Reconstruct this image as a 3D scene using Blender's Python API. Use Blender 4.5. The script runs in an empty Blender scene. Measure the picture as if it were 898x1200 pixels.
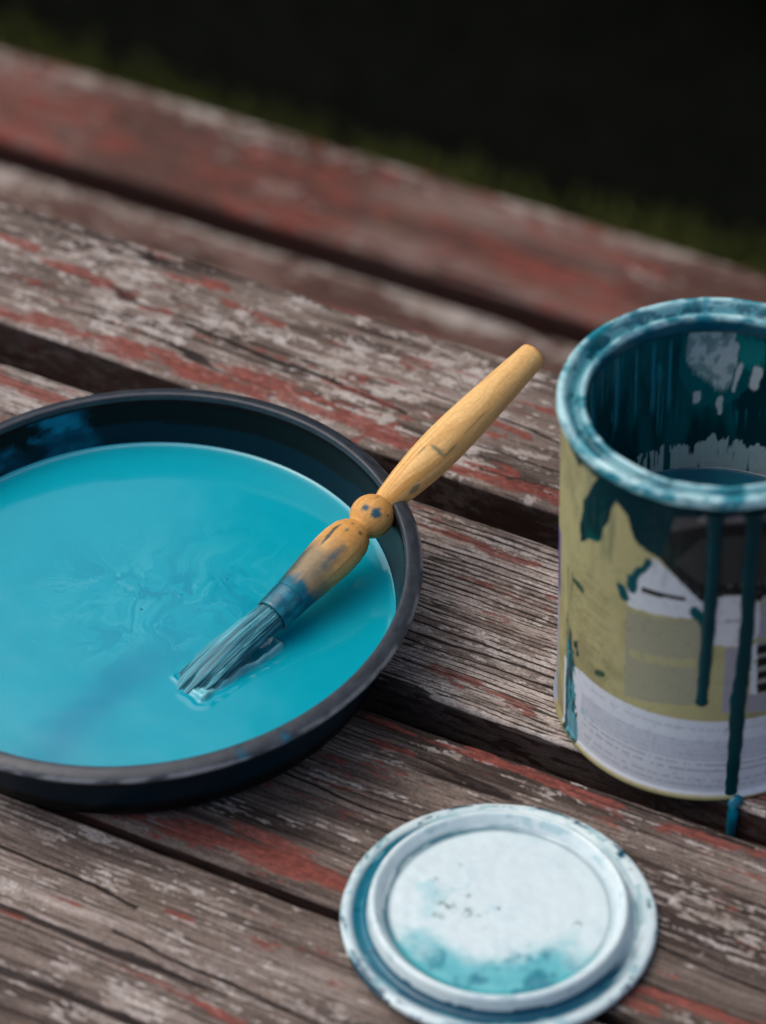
import bpy, math, random
import numpy as np
from mathutils import Vector, Matrix

random.seed(7)
rng = np.random.default_rng(11)
scene = bpy.context.scene
COL = scene.collection

# ------------------------------------------------------------------ camera
PITCH, ROLL, DIST = math.radians(41.32), math.radians(-1.66), 1.3465
cd = bpy.data.cameras.new("camera")
cam = bpy.data.objects.new("camera", cd)
COL.objects.link(cam)
fw = Vector((0, math.cos(PITCH), -math.sin(PITCH)))
r0 = Vector((1, 0, 0)); u0 = r0.cross(fw)
rt = math.cos(ROLL) * r0 + math.sin(ROLL) * u0
up = -math.sin(ROLL) * r0 + math.cos(ROLL) * u0
M = Matrix((rt, up, -fw)).transposed().to_4x4()
M.translation = -fw * DIST
cam.matrix_world = M
cd.sensor_fit = 'VERTICAL'
cd.sensor_height = 36.0
cd.lens = 4029.5 / 1200 * 36.0
cd.clip_start = 0.05
cd.clip_end = 500
cd.dof.use_dof = True
cd.dof.focus_distance = 1.287
cd.dof.aperture_fstop = 6.3
scene.camera = cam

# ------------------------------------------------------------------ daylight (soft overcast)
SUN_EL, SUN_AZ = math.radians(60), math.radians(-71)      # azimuth from +Y towards +X
w = bpy.data.worlds.new("World"); scene.world = w; w.use_nodes = True
nt = w.node_tree
sky = nt.nodes.new("ShaderNodeTexSky"); sky.sky_type = 'NISHITA'
sky.sun_disc = False
sky.sun_elevation = SUN_EL; sky.sun_rotation = SUN_AZ
sky.air_density = 1.0; sky.dust_density = 6.0; sky.ozone_density = 3.0
bg = nt.nodes["Background"]; bg.inputs[1].default_value = 0.13
nt.links.new(sky.outputs[0], bg.inputs[0])
sd = bpy.data.lights.new("sun", 'SUN'); sd.energy = 0.85; sd.angle = math.radians(80)
sd.color = (1.0, 0.975, 0.94)
so = bpy.data.objects.new("sun", sd); COL.objects.link(so)
to_sun = Vector((math.sin(SUN_AZ) * math.cos(SUN_EL), math.cos(SUN_AZ) * math.cos(SUN_EL), math.sin(SUN_EL)))
so.rotation_euler = to_sun.to_track_quat('Z', 'Y').to_euler()
so.location = to_sun * 5
vs = scene.view_settings
scene.display_settings.display_device = 'sRGB'
vs.view_transform = 'Standard'; vs.look = 'None'; vs.exposure = 0.20; vs.gamma = 1.0
vs.use_curve_mapping = False

# ------------------------------------------------------------------ noise and colour helpers
def lin(r, g, b):
    c = np.array([r, g, b], float) / 255
    return np.where(c <= .04045, c / 12.92, ((c + .055) / 1.055) ** 2.4)

def _hash(ix, iy, seed):
    n = (ix.astype(np.int64) * 374761393 + iy.astype(np.int64) * 668265263 + seed * 1442695041) & 0xFFFFFFFF
    n = ((n ^ (n >> 13)) * 1274126177) & 0xFFFFFFFF
    n = ((n ^ (n >> 16)) * 2246822519) & 0xFFFFFFFF
    return ((n ^ (n >> 15)) & 0xFFFFFF) / float(0xFFFFFF)

def noise(x, y, seed=0):                      # value noise, -1 .. 1
    x, y = np.broadcast_arrays(np.asarray(x, float), np.asarray(y, float))
    ix, iy = np.floor(x), np.floor(y)
    fx, fy = x - ix, y - iy
    fx = fx * fx * fx * (fx * (fx * 6 - 15) + 10); fy = fy * fy * fy * (fy * (fy * 6 - 15) + 10)
    a = _hash(ix, iy, seed); b = _hash(ix + 1, iy, seed)
    c = _hash(ix, iy + 1, seed); d = _hash(ix + 1, iy + 1, seed)
    return ((a * (1 - fx) + b * fx) * (1 - fy) + (c * (1 - fx) + d * fx) * fy) * 2 - 1

def fbm(x, y, seed=0, oct=4, gain=.5):
    s, amp, tot = 0, 1.0, 0
    for k in range(oct):
        s = s + amp * noise(x * 2 ** k + 17.3 * k, y * 2 ** k - 9.1 * k, seed + 31 * k)
        tot += amp; amp *= gain
    return s / tot

def sstep(a, b, x):
    t = np.clip((x - a) / (b - a), 0, 1)
    return t * t * (3 - 2 * t)

def mix(a, b, t):
    t = np.asarray(t)[..., None]
    return a * (1 - t) + b * t

def inpoly(x, y, poly):
    inside = np.zeros(np.shape(x), bool)
    n = len(poly)
    for i in range(n):
        x1, y1 = poly[i]; x2, y2 = poly[(i + 1) % n]
        if y1 == y2: continue
        cond = ((y1 > y) != (y2 > y)) & (x < (x2 - x1) * (y - y1) / (y2 - y1) + x1)
        inside ^= cond
    return inside

# ------------------------------------------------------------------ object helpers
def link(o, parent=None):
    COL.objects.link(o)
    if parent is not None: o.parent = parent
    return o

def tag(o, label=None, cat=None, group=None, kind=None):
    if label: o["label"] = label
    if cat: o["category"] = cat
    if group: o["group"] = group
    if kind: o["kind"] = kind
    return o

def empty(name, loc, label, cat, group=None):
    o = bpy.data.objects.new(name, None)
    o.location = loc; o.empty_display_size = .02
    return tag(link(o), label, cat, group)

def raw_mesh(name, V, F4, mat, attrs=None, parent=None, smooth=True, F3=None):
    """V (n,3); F4 (m,4) quads; attrs: name -> (n,3) colour or (n,) float"""
    V = np.asarray(V, np.float32).reshape(-1, 3)
    me = bpy.data.meshes.new(name)
    F4 = np.asarray(F4, np.int32).reshape(-1, 4)
    n3 = 0 if F3 is None else len(F3)
    me.vertices.add(len(V)); me.vertices.foreach_set("co", V.ravel())
    loops = F4.ravel()
    starts = np.arange(len(F4)) * 4; totals = np.full(len(F4), 4)
    if n3:
        F3 = np.asarray(F3, np.int32)
        starts = np.concatenate([starts, len(loops) + np.arange(n3) * 3]); totals = np.concatenate([totals, np.full(n3, 3)])
        loops = np.concatenate([loops, F3.ravel()])
    me.loops.add(len(loops)); me.loops.foreach_set("vertex_index", loops.astype(np.int32))
    me.polygons.add(len(starts))
    me.polygons.foreach_set("loop_start", starts.astype(np.int32))
    me.polygons.foreach_set("loop_total", totals.astype(np.int32))
    me.polygons.foreach_set("use_smooth", np.full(len(starts), smooth))
    me.update(calc_edges=True)
    for k, a in (attrs or {}).items():
        a = np.asarray(a, np.float32)
        if a.ndim == 2:
            at = me.attributes.new(k, 'FLOAT_COLOR', 'POINT')
            at.data.foreach_set("color", np.concatenate([a, np.ones((len(a), 1), np.float32)], 1).ravel())
        else:
            at = me.attributes.new(k, 'FLOAT', 'POINT'); at.data.foreach_set("value", a)
    me.materials.append(mat)
    me.validate()
    return link(bpy.data.objects.new(name, me), parent)

def grid_faces(nu, nv, closed_u=False, closed_v=False):
    i = np.arange(nu if closed_u else nu - 1)[:, None]; j = np.arange(nv if closed_v else nv - 1)[None, :]
    i2, j2 = (i + 1) % nu, (j + 1) % nv
    return np.stack([i * nv + j, i2 * nv + j, i2 * nv + j2, i * nv + j2], -1).reshape(-1, 4)

# ------------------------------------------------------------------ materials
def new_mat(name):
    m = bpy.data.materials.new(name); m.use_nodes = True
    return m, m.node_tree.nodes, m.node_tree.links, m.node_tree.nodes["Principled BSDF"]

def attr_mat(name, rough=.5, rough_attr=False, noise_scale=None, noise_amt=.0, stretch=(1, 1, 1), bump=0, bump_scale=400, bump_dist=.0004,
             spec=.5, metallic=0, coat=0, coat_rough=.1, coords='Object'):
    """colour from the mesh attribute Col with fine procedural grain on top"""
    m, N, L, P = new_mat(name)
    at = N.new("ShaderNodeAttribute"); at.attribute_name = "Col"
    out = at.outputs["Color"]
    tc = N.new("ShaderNodeTexCoord"); mp = N.new("ShaderNodeMapping"); mp.inputs["Scale"].default_value = stretch
    L.new(tc.outputs[coords], mp.inputs[0])
    if noise_scale:
        nz = N.new("ShaderNodeTexNoise"); nz.inputs["Scale"].default_value = noise_scale; nz.inputs["Detail"].default_value = 5
        nz.inputs["Roughness"].default_value = .65
        L.new(mp.outputs[0], nz.inputs["Vector"])
        mr = N.new("ShaderNodeMapRange"); mr.inputs[1].default_value = .25; mr.inputs[2].default_value = .75
        mr.inputs[3].default_value = 1 - noise_amt; mr.inputs[4].default_value = 1 + noise_amt
        L.new(nz.outputs[0], mr.inputs[0])
        mx = N.new("ShaderNodeVectorMath"); mx.operation = 'SCALE'
        L.new(out, mx.inputs[0]); L.new(mr.outputs[0], mx.inputs["Scale"]); out = mx.outputs[0]
    L.new(out, P.inputs["Base Color"])
    P.inputs["Roughness"].default_value = rough
    if rough_attr:
        ra = N.new("ShaderNodeAttribute"); ra.attribute_name = "Rough"; L.new(ra.outputs["Fac"], P.inputs["Roughness"])
    P.inputs["Specular IOR Level"].default_value = spec
    P.inputs["Metallic"].default_value = metallic
    P.inputs["Coat Weight"].default_value = coat; P.inputs["Coat Roughness"].default_value = coat_rough
    if bump:
        nb = N.new("ShaderNodeTexNoise"); nb.inputs["Scale"].default_value = bump_scale; nb.inputs["Detail"].default_value = 4
        L.new(mp.outputs[0], nb.inputs["Vector"])
        bp = N.new("ShaderNodeBump"); bp.inputs["Strength"].default_value = bump; bp.inputs["Distance"].default_value = bump_dist
        L.new(nb.outputs[0], bp.inputs["Height"]); L.new(bp.outputs[0], P.inputs["Normal"])
    return m

TH = math.radians(-29.05)
def make_wood():
    """bare wood colour, dirt level, lichen level and red-paint level come from the mesh; the ragged edges between them are noise"""
    m, N, L, P = new_mat("weathered_wood")
    tc = N.new("ShaderNodeTexCoord"); r1 = N.new("ShaderNodeMapping"); r1.inputs["Rotation"].default_value = (0, 0, -TH)
    L.new(tc.outputs["Object"], r1.inputs[0])
    def nz(scale, stretch, detail=4, rough=.6):
        mp = N.new("ShaderNodeMapping"); mp.inputs["Scale"].default_value = stretch; L.new(r1.outputs[0], mp.inputs[0])
        n = N.new("ShaderNodeTexNoise"); n.inputs["Scale"].default_value = scale; n.inputs["Detail"].default_value = detail; n.inputs["Roughness"].default_value = rough
        L.new(mp.outputs[0], n.inputs["Vector"]); return n.outputs[0]
    def at(name):
        n = N.new("ShaderNodeAttribute"); n.attribute_name = name; return n
    def math_(op, x, y=None, z=None):
        n = N.new("ShaderNodeMath"); n.operation = op
        for i, v in enumerate((x, y, z)):
            if v is None: continue
            if isinstance(v, (int, float)): n.inputs[i].default_value = v
            else: L.new(v, n.inputs[i])
        return n.outputs[0]
    def step(x, lo, hi):
        n = N.new("ShaderNodeMapRange"); n.interpolation_type = 'SMOOTHSTEP'; n.inputs[1].default_value = lo; n.inputs[2].default_value = hi
        L.new(x, n.inputs[0]); return n.outputs[0]
    def mixc(f, a, b):
        n = N.new("ShaderNodeMix"); n.data_type = 'RGBA'; L.new(f, n.inputs[0])
        for i, v in ((6, a), (7, b)):
            if isinstance(v, tuple): n.inputs[i].default_value = (*v, 1)
            else: L.new(v, n.inputs[i])
        return n.outputs[2]
    speck = nz(1500, (.55, 1, 1), 3, .7); streak = nz(1150, (.10, 1, 1), 5, .7); rag = nz(520, (.45, 1, 1), 6, .72); rag2 = nz(620, (.30, 1, 1), 6, .72)
    base = at("Col").outputs["Color"]
    sc = math_('ADD', math_('MULTIPLY', math_('SUBTRACT', speck, .5), 2.2), math_('MULTIPLY', math_('SUBTRACT', streak, .5), 2.0))
    v = N.new("ShaderNodeVectorMath"); v.operation = 'SCALE'; L.new(base, v.inputs[0]); L.new(math_('MAXIMUM', math_('ADD', sc, 1.0), .3), v.inputs["Scale"])
    c = v.outputs[0]
    li = step(math_('ADD', at("Lichen").outputs["Fac"], math_('MULTIPLY', math_('SUBTRACT', rag, .5), 1.9)), -.10, .12)
    blot = nz(95, (.5, 1, 1), 4, .6)
    pale = mixc(step(speck, .3, .7), tuple(lin(146, 134, 125)), tuple(lin(214, 206, 198)))
    pale = mixc(math_('MULTIPLY', step(blot, .42, .62), .6), pale, tuple(lin(132, 114, 100)))
    c = mixc(math_('MULTIPLY', li, math_('ADD', .62, math_('MULTIPLY', step(rag2, .35, .6), .30))), c, pale)
    dirt = step(math_('ADD', at("Dirt").outputs["Fac"], math_('MULTIPLY', math_('SUBTRACT', rag2, .5), 1.0)), .24, .62)
    c = mixc(math_('MULTIPLY', dirt, .92), c, tuple(lin(34, 26, 23)))
    red = step(math_('ADD', at("Red").outputs["Fac"], math_('MULTIPLY', math_('SUBTRACT', rag2, .5), 1.6)), -.14, .14)
    red = math_('MULTIPLY', red, math_('SUBTRACT', 1.0, math_('MULTIPLY', dirt, .6)))
    redc = mixc(step(rag, .3, .7), tuple(lin(98, 50, 43)), tuple(lin(152, 80, 68)))
    c = mixc(math_('MULTIPLY', red, math_('ADD', .62, math_('MULTIPLY', step(streak, .3, .6), .3))), c, redc)
    side = at("Side").outputs["Fac"]
    sidec = mixc(step(streak, .35, .65), tuple(lin(30, 19, 16)), tuple(lin(60, 35, 29)))  # red-brown, darkened to paint in the shade of the gaps
    c = mixc(math_('MULTIPLY', side, .85), c, sidec)
    L.new(c, P.inputs["Base Color"])
    P.inputs["Roughness"].default_value = .85; P.inputs["Specular IOR Level"].default_value = .22
    h = math_('ADD', math_('ADD', math_('MULTIPLY', speck, .35), math_('MULTIPLY', streak, .6)), math_('ADD', math_('MULTIPLY', li, .25), math_('MULTIPLY', red, .3)))
    bp = N.new("ShaderNodeBump"); bp.inputs["Strength"].default_value = .75; bp.inputs["Distance"].default_value = .0004
    L.new(h, bp.inputs["Height"]); L.new(bp.outputs[0], P.inputs["Normal"])
    return m
wood_mat = make_wood()

# ------------------------------------------------------------------ the slats
DR = np.array([math.cos(TH), math.sin(TH)]); NN = np.array([-math.sin(TH), math.cos(TH)])

# red paint left in the grain: (s1, n1, s2, n2, half width)
RED = [(-.25,.040,-.142,.043,.0062),(-.150,.043,-.080,.042,.0066),(-.090,.049,-.033,.043,.0072),(-.033,.043,.008,.038,.0064),(.008,.038,.060,.036,.0050),
 (.060,.036,.13,.037,.0045),(.016,.041,.036,.043,.0024),(.033,.015,.048,.015,.0020),(-.201,.079,-.188,.079,.0040),(-.178,.077,-.162,.075,.0046),
 (-.150,.070,-.141,.072,.0036),(-.150,.094,-.133,.096,.0042),(-.234,.086,-.215,.085,.0035),(-.163,.104,-.151,.107,.0024),(-.120,.088,-.095,.085,.0030),
 (-.034,.029,-.020,.051,.0024),(-.06,.062,-.03,.060,.0025),(.0,.070,.03,.066,.0022),(.03,.103,.08,.105,.0020),(-.08,.106,-.02,.109,.0020),
 (.043,-.002,.066,-.001,.0030),(.020,-.001,.034,.000,.0022),(.058,-.068,.076,-.069,.0024),(.063,-.070,.072,-.074,.0020),
 (.088,-.071,.100,-.074,.0026),(.055,-.069,.099,-.072,.0018),(-.25,.006,-.15,.002,.0040),(-.24,-.012,-.18,-.010,.003),
 (-.018,-.187,.042,-.178,.0070),(.011,-.184,.081,-.178,.0076),(.035,-.175,.051,-.173,.0050),(.059,-.176,.085,-.178,.0066),
 (.092,-.101,.142,-.104,.0036),(.127,-.102,.148,-.103,.0024),(.169,-.105,.205,-.100,.0034),(.057,-.113,.070,-.112,.0022),(.20,-.101,.26,-.103,.003),
 (.05,-.104,.09,-.103,.002),(.021,-.248,.043,-.248,.0022),(.043,-.248,.079,-.251,.0026),(-.021,-.244,-.014,-.244,.0022),(-.009,-.231,.002,-.230,.0016),
 (.033,-.219,.041,-.219,.0018),(.195,-.177,.237,-.175,.0040),(.14,-.181,.2,-.183,.003),(.09,-.26,.13,-.262,.0022)]
CRACKS = [(-.128,.068,-.055,.062,.0011),(-.055,.062,-.02,.058,.0007),(-.02,.074,.05,.069,.0007),(.0,.052,.06,.053,.0006),(-.11,-.215,.02,-.221,.0008),
          (.02,-.235,.12,-.240,.0007),(-.05,-.265,.05,-.268,.0008),(.0,-.14,.16,-.146,.0006),(.15,-.155,.24,-.158,.0007),(.06,-.098,.2,-.099,.0006)]

def seg_dist(s, n, seg):
    s1, n1, s2, n2, hw = seg
    d = np.array([s2 - s1, n2 - n1]); L2 = d @ d
    t = np.clip(((s - s1) * d[0] + (n - n1) * d[1]) / L2, -.0, 1)
    return np.hypot((s - s1 - t * d[0]) * .55, n - n1 - t * d[1]) / hw

PAL = dict(
    table=dict(dark=lin(60, 49, 43), mid=lin(119, 105, 96), light=lin(180, 167, 157), pale=lin(205, 196, 187), red=lin(150, 72, 60)),
    bench=dict(dark=lin(62, 46, 42), mid=lin(88, 62, 54), light=lin(128, 106, 98), pale=lin(172, 158, 152), red=lin(146, 66, 52)),
)

def build_slat(name, near, far, ztop, thick, style, parent, srange=(-.62, .62), dense=(-.30, .32), ds=.0006, dn=.0004,
               seed=0, ridge=.5, lichen=.5, redden=0.0, pal='table', warp=0.0, tone0=.55, lsc=1.0, lst=1.0, radius=.0035, far_radius=None):
    """one worn board: rounded edges, grain ridges and cracks are displaced geometry"""
    far_radius = far_radius or radius
    s = np.concatenate([np.linspace(srange[0], dense[0], 60)[:-1], np.arange(dense[0], dense[1], ds), np.linspace(dense[1], srange[1], 60)])
    n_near = near[0] + math.tan(near[1]) * s; n_far = far[0] + math.tan(far[1]) * s
    n_near = n_near + .0006 * fbm(s * 14, s * 0, seed + 5); n_far = n_far + .0006 * fbm(s * 14, s * 0 + 4, seed + 6)
    wid = far[0] - near[0]
    r, r2 = radius, far_radius
    ntop = max(8, int((wid - r - r2) / dn))
    prof = []                                             # (base t, offset n, z, normal n, normal z)
    for z in np.linspace(-thick, -r, 14)[:-1]: prof.append((0, 0, z, -1, 0))
    for a in np.linspace(0, math.pi / 2, 9)[:-1]: prof.append((0, r - r * math.cos(a), -r + r * math.sin(a), -math.cos(a), math.sin(a)))
    for t in np.linspace(0, 1, ntop): prof.append((t, r * (1 - t) - r2 * t, 0, 0, 1))
    for a in np.linspace(0, math.pi / 2, 9)[1:]: prof.append((1, -r2 + r2 * math.sin(a), -r2 + r2 * math.cos(a), math.sin(a), math.cos(a)))
    for z in np.linspace(-r2, -thick, 10)[1:]: prof.append((1, 0, z, 1, 0))
    prof = np.array(prof)
    T, ON, OZ, XN, XZ = prof.T
    S = s[:, None] + 0 * T[None]
    Nn = n_near[:, None] * (1 - T) + n_far[:, None] * T + ON
    Z = OZ[None] + 0 * S
    q = Nn - Z * np.sign(T - .5) * (-1)                   # unrolled cross coordinate, continues down the sides
    top = np.clip(XZ, 0, 1)[None] + 0 * S
    # --- relief
    nw = q + .0022 * fbm(S * 7, q * 25, seed + 1, 3) + .0006 * noise(S * 40, q * 160, seed + 2)
    phase = (nw + .0045 * noise(nw * 45, S * .8, seed + 3)) * 400 + .55 * fbm(S * 16, nw * 90, seed + 4, 3)
    rid = np.abs((phase % 1.0) - .5) * 2                     # 0 in the groove, 1 on the crest
    vary = .68 + .5 * noise(np.floor(phase) * 3.7, S * 6, seed + 7)
    groove = np.exp(-(rid / (.19 + .09 * noise(np.floor(phase) * 1.3, S * 9, seed + 17))) ** 2) * np.clip(vary, .0, 1.1)
    groove2 = np.exp(-(noise(S * 14, nw * 1050, seed + 8) / .16) ** 2)
    rid = rid * 2 - 1
    fine = fbm(S * 70, q * 1300, seed + 9, 2)
    flake = fbm(S * 75, q * 190, seed + 10, 4, .6)
    big = fbm(S * 11, q * 38, seed + 12, 3)
    rmask = np.clip(ridge + .45 * big, 0, 1.7)
    crack = np.zeros_like(S)
    for c in CRACKS:
        wob = .0009 * noise(S * 45, S * 0 + c[0] * 99, seed + 13)
        crack = np.maximum(crack, np.clip(1.25 - seg_dist(S, Nn + wob, c), 0, 1) * (top > .5))
    rc = noise(S * 3.2, nw * 120, seed + 14)
    crack2 = np.exp(-(rc / .045) ** 2) * sstep(.0, .4, noise(S * 7, q * 60, seed + 15))
    crack = np.maximum(crack, .8 * crack2)
    h = -.00042 * groove * rmask - .00025 * groove2 * rmask + .00012 * fine + .00022 * flake - .0016 * crack + .0006 * fbm(S * 6, q * 14, seed + 16)
    # --- what colours the surface: bare grey wood, dirt in the grooves, pale lichen and old primer, red paint
    P = PAL[pal]
    tone = tone0 + .5 * big + .42 * fbm(S * 20, q * 420, seed + 20, 3) + .16 * fine - .25 * groove * rmask
    C = mix(mix(P['dark'], P['mid'], sstep(-.15, .5, tone)), P['light'], sstep(.42, 1.05, tone))
    li = .9 * fbm(S * 150 * lsc * lst, q * 400 * lsc, seed + 21, 4, .65) + .60 * fbm(S * 22, q * 60, seed + 22, 3) + .22 * rid * np.clip(rmask, 0, 1)
    lich = (li - .26) + .62 * (lichen - .5)
    rs = fbm(S * 60, q * 330, seed + 23, 4, .6) + .7 * fbm(S * 11, q * 55, seed + 24, 3)
    redl = rs - .70 + redden
    if pal == 'bench':
        redl = redl - .35 * sstep(.55, .95, (q - near[0]) / wid)
        lich = lich + .55 * sstep(.70, .95, (q - near[0]) / wid)
    else:
        d = np.full_like(S, 9.0)
        for seg in RED:
            if min(seg[1], seg[3]) < far[0] + .01 and max(seg[1], seg[3]) > near[0] - .01:
                d = np.minimum(d, seg_dist(S, Nn, seg))
        redl = np.maximum(redl, .40 - .72 * d + .85 * fbm(S * 55, q * 280, seed + 25, 4, .66))
    dirt = np.clip(.95 * groove * rmask + .36 * groove2 * rmask + 1.2 * crack, 0, 1.4)
    green = sstep(.35, .75, fbm(S * 14, q * 55, seed + 28, 3)) * .25
    C = mix(C, lin(92, 88, 64), green)
    h = h + .00020 * sstep(-.1, .1, redl) * (redl > -.1)
    C = np.clip(C, .004, .8)
    # sawn sides: red-brown, darkened in the colour to stand for shade between boards
    side = 1 - sstep(.0, .35, top)
    h = h * (.45 + .55 * top)
    zw = ztop + warp * S
    X = DR[0] * S + NN[0] * (Nn + XN * h); Y = DR[1] * S + NN[1] * (Nn + XN * h); ZZ = zw + Z + XZ * h
    nu, nv = S.shape
    F = grid_faces(nu, nv, closed_v=True)
    V = np.stack([X, Y, ZZ], -1).reshape(-1, 3)
    # end caps (well outside the picture)
    caps = []
    for row, flip in ((0, 1), (nu - 1, 0)):
        a = row * nv
        for k in range(1, nv - 1):
            caps.append((a, a + k + 1, a + k) if flip else (a, a + k, a + k + 1))
    return raw_mesh(name, V, F[:, ::-1], wood_mat, {"Col": C.reshape(-1, 3), "Lichen": np.clip(lich, -2, 2).ravel(), "Red": np.clip(redl, -2, 2).ravel(), "Dirt": dirt.ravel(), "Side": side.ravel()}, parent, F3=caps)

D2R = math.radians
table = empty("picnic_table", (0, 0, 0), "weathered slatted wooden table top with peeling red paint under the tray and can", "table")
build_slat("slat", (-.297, 0), (-.1955, D2R(.10)), 0, .026, 'a', table, dense=(-.17, .20), seed=100, ridge=.66, lichen=.44, redden=-.02, radius=.0022, tone0=.36, lsc=1.1, lst=.5)
build_slat("slat", (-.1905, D2R(.18)), (-.1000, D2R(1.0)), 0, .026, 'b', table, dense=(-.18, .28), seed=200, ridge=.82, lichen=.28, redden=.0, radius=.0022, tone0=.28, lsc=1.1, lst=.5)
build_slat("slat", (-.0835, D2R(.18)), (.0122, D2R(-.16)), 0, .026, 'c', table, dense=(-.29, .24), seed=300, ridge=1.5, lichen=.76, redden=.04, radius=.0022, tone0=.70, lsc=1.3)
build_slat("slat", (.0317, D2R(-1.2)), (.1106, D2R(-.12)), 0, .026, 'd', table, dense=(-.29, .19), seed=400, ridge=.42, lichen=.62, redden=.03, radius=.002, far_radius=.006, tone0=.30, lsc=.95)

bench = empty("picnic_bench", (0, .55, -.32), "blurred low bench of two reddish brown planks behind the table", "bench")
bench_inv = Matrix.Translation((0, -.55, .32))
for k, (a, b, sd_, rd, lc) in enumerate(((.405, .4975, 500, .04, .36), (.5165, .6045, 600, .44, .06))):
    o = build_slat("plank", (a, D2R(-.5)), (b, D2R(-.5)), -.32, .034, 'e', bench, srange=(-1.0, 1.0), dense=(-.6, .3), ds=.0025, dn=.0016,
                   seed=sd_, ridge=.3, lichen=lc, redden=rd, pal='bench', radius=.006, far_radius=.012)
    o.matrix_parent_inverse = bench_inv

# ------------------------------------------------------------------ lathe helper
def lathe(name, prof, mat, centre, parent=None, colour=None, nphi=240, tilt=(0, 0), phi=None, attrs=None, displace=None, closed=False, local=True):
    """prof: list of (r, z); colour(phi, r, z, arc) -> (n, m, 3)"""
    prof = np.array(prof, float)
    if phi is None: phi = np.linspace(0, 2 * np.pi, nphi + 1)[:-1]
    PH = phi[:, None] + 0 * prof[None, :, 0]; R = prof[None, :, 0] + 0 * PH; Z = prof[None, :, 1] + 0 * PH
    if displace is not None: R, Z = displace(PH, R, Z)
    X, Y = R * np.cos(PH), R * np.sin(PH)
    V = np.stack([X, Y, Z], -1)
    F = grid_faces(len(phi), len(prof), closed_u=True, closed_v=closed)
    at = {}
    if colour is not None: at["Col"] = np.clip(colour(PH, R, Z), .001, .9).reshape(-1, 3)
    if attrs:
        for k, fn in attrs.items(): at[k] = fn(PH, R, Z).reshape(-1)
    o = raw_mesh(name, V.reshape(-1, 3), F, mat, at, parent)
    return o

def resample(prof, step):
    prof = np.array(prof, float); d = np.hypot(*np.diff(prof, axis=0).T)
    out = [prof[0]]
    for a, b, L in zip(prof[:-1], prof[1:], d):
        n = max(1, int(L / step))
        for k in range(1, n + 1): out.append(a + (b - a) * k / n)
    return np.array(out)

def smooth_prof(prof, it=2):
    p = np.array(prof, float)
    for _ in range(it):
        q = [p[0]]
        for a, b in zip(p[:-1], p[1:]): q += [a * .75 + b * .25, a * .25 + b * .75]
        q.append(p[-1]); p = np.array(q)
    return p

# ------------------------------------------------------------------ plastic tray
TX, TY, TZ = -.0912, -.0703, .0026
TILT = .028                                              # the boards are not level under it
tray = empty("paint_tray", (TX, TY, TZ), "round black plastic saucer filled with teal paint", "tray")
tray.rotation_euler = (math.atan(.009), -math.atan(TILT), 0)
def tray_wall_r(h): return .0895 + (h - .003) * .0112 / .0305
tray_prof = [(.0005, 0), (.06, 0), (.0890, 0), (.0922, .0012), (.0934, .004), (.0966, .016), (.0990, .0285), (.1000, .0304), (.1012, .0316), (.1012, .0330), (.1002, .0332),
             (.0993, .0318), (.0985, .0272), (.0960, .0155), (.0935, .0036), (.0920, .0022), (.089, .002), (.04, .002), (.0005, .002)]
lip_prof = [(.1000, .0306), (.1034, .0306), (.1054, .0309), (.1063, .0316), (.1064, .0325), (.1058, .0335), (.1044, .0343), (.1022, .0350), (.1008, .0351), (.1002, .0346), (.0999, .0334), (.0998, .0312)]
def tray_col(PH, R, Z):
    C = np.broadcast_to(lin(7, 11, 12), PH.shape + (3,)).copy()
    C = C * (1 + .25 * fbm(PH * 30, Z * 900 + R * 500, 41, 3)[..., None])
    deg = np.degrees(PH)
    smear = sstep(100.5, 104, deg + 2.2 * fbm(Z * 260, deg * .2, 45, 2)) * (1 - sstep(128, 150, deg)) * (R > .089) * (R < .0996) * (Z > .002)
    pat = sstep(-.12, .22, fbm(deg * .11 + 9, Z * 130 - deg * .10, 42, 4, .55) + .15 - .02 * (deg - 103) * (Z > .026))
    C = mix(C, mix(np.broadcast_to(lin(0, 68, 92), C.shape), np.broadcast_to(lin(12, 112, 140), C.shape), sstep(-.3, .4, fbm(deg * .3, Z * 300, 43, 3))), smear * pat)
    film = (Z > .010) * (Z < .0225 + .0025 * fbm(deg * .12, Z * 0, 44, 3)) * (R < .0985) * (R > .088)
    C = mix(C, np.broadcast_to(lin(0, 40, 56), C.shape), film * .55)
    for a, z, ra in ((-58, .033, 1.1), (-67.3, .0335, .7), (-61, .0285, .5), (-20, .0345, .25)):
        m = (1 - sstep(.5, 1.1, np.hypot((deg - (a % 360)) / ra, (Z - z) / .0022))) * (R > .1003)
        C = mix(C, np.broadcast_to(lin(0, 82, 104), C.shape), m)
    scuff = sstep(.45, .7, fbm(deg * .9, Z * 1200 + R * 1500, 47, 3)) * (R > .1003) * (Z > .027)
    C = mix(C, np.broadcast_to(lin(92, 94, 100), C.shape), scuff * .30)
    return C
def lip_col(PH, R, Z):
    C = tray_col(PH, R, Z)
    return np.maximum(C, 0) + lin(44, 49, 56) * (1 + .6 * fbm(np.degrees(PH) * .5, R * 900 + Z * 900, 48, 4)[..., None]) * (C.max(-1) < .02)[..., None] + (lin(120, 120, 122) * (np.exp(-((R - .1062) / .0006) ** 2) * (Z > .0312) * sstep(-.35, .25, fbm(np.degrees(PH) * .25, Z * 400, 49, 4)))[..., None])  # grey sheen and bright outer-edge highlight painted into the lip colour
plastic = attr_mat("black_plastic", rough=.38, noise_scale=300, noise_amt=.15, bump=.12, bump_scale=900, bump_dist=.0002, spec=.14)
worn_sheen_plastic = attr_mat("worn_black_plastic_with_sheen", rough=.40, noise_scale=420, noise_amt=.22, bump=.25, bump_scale=700, bump_dist=.0003, spec=.5)
rim_prof = resample(smooth_prof(tray_prof, 2), .0011)
lathe("dish", rim_prof, plastic, None, tray, tray_col, nphi=420)
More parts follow.
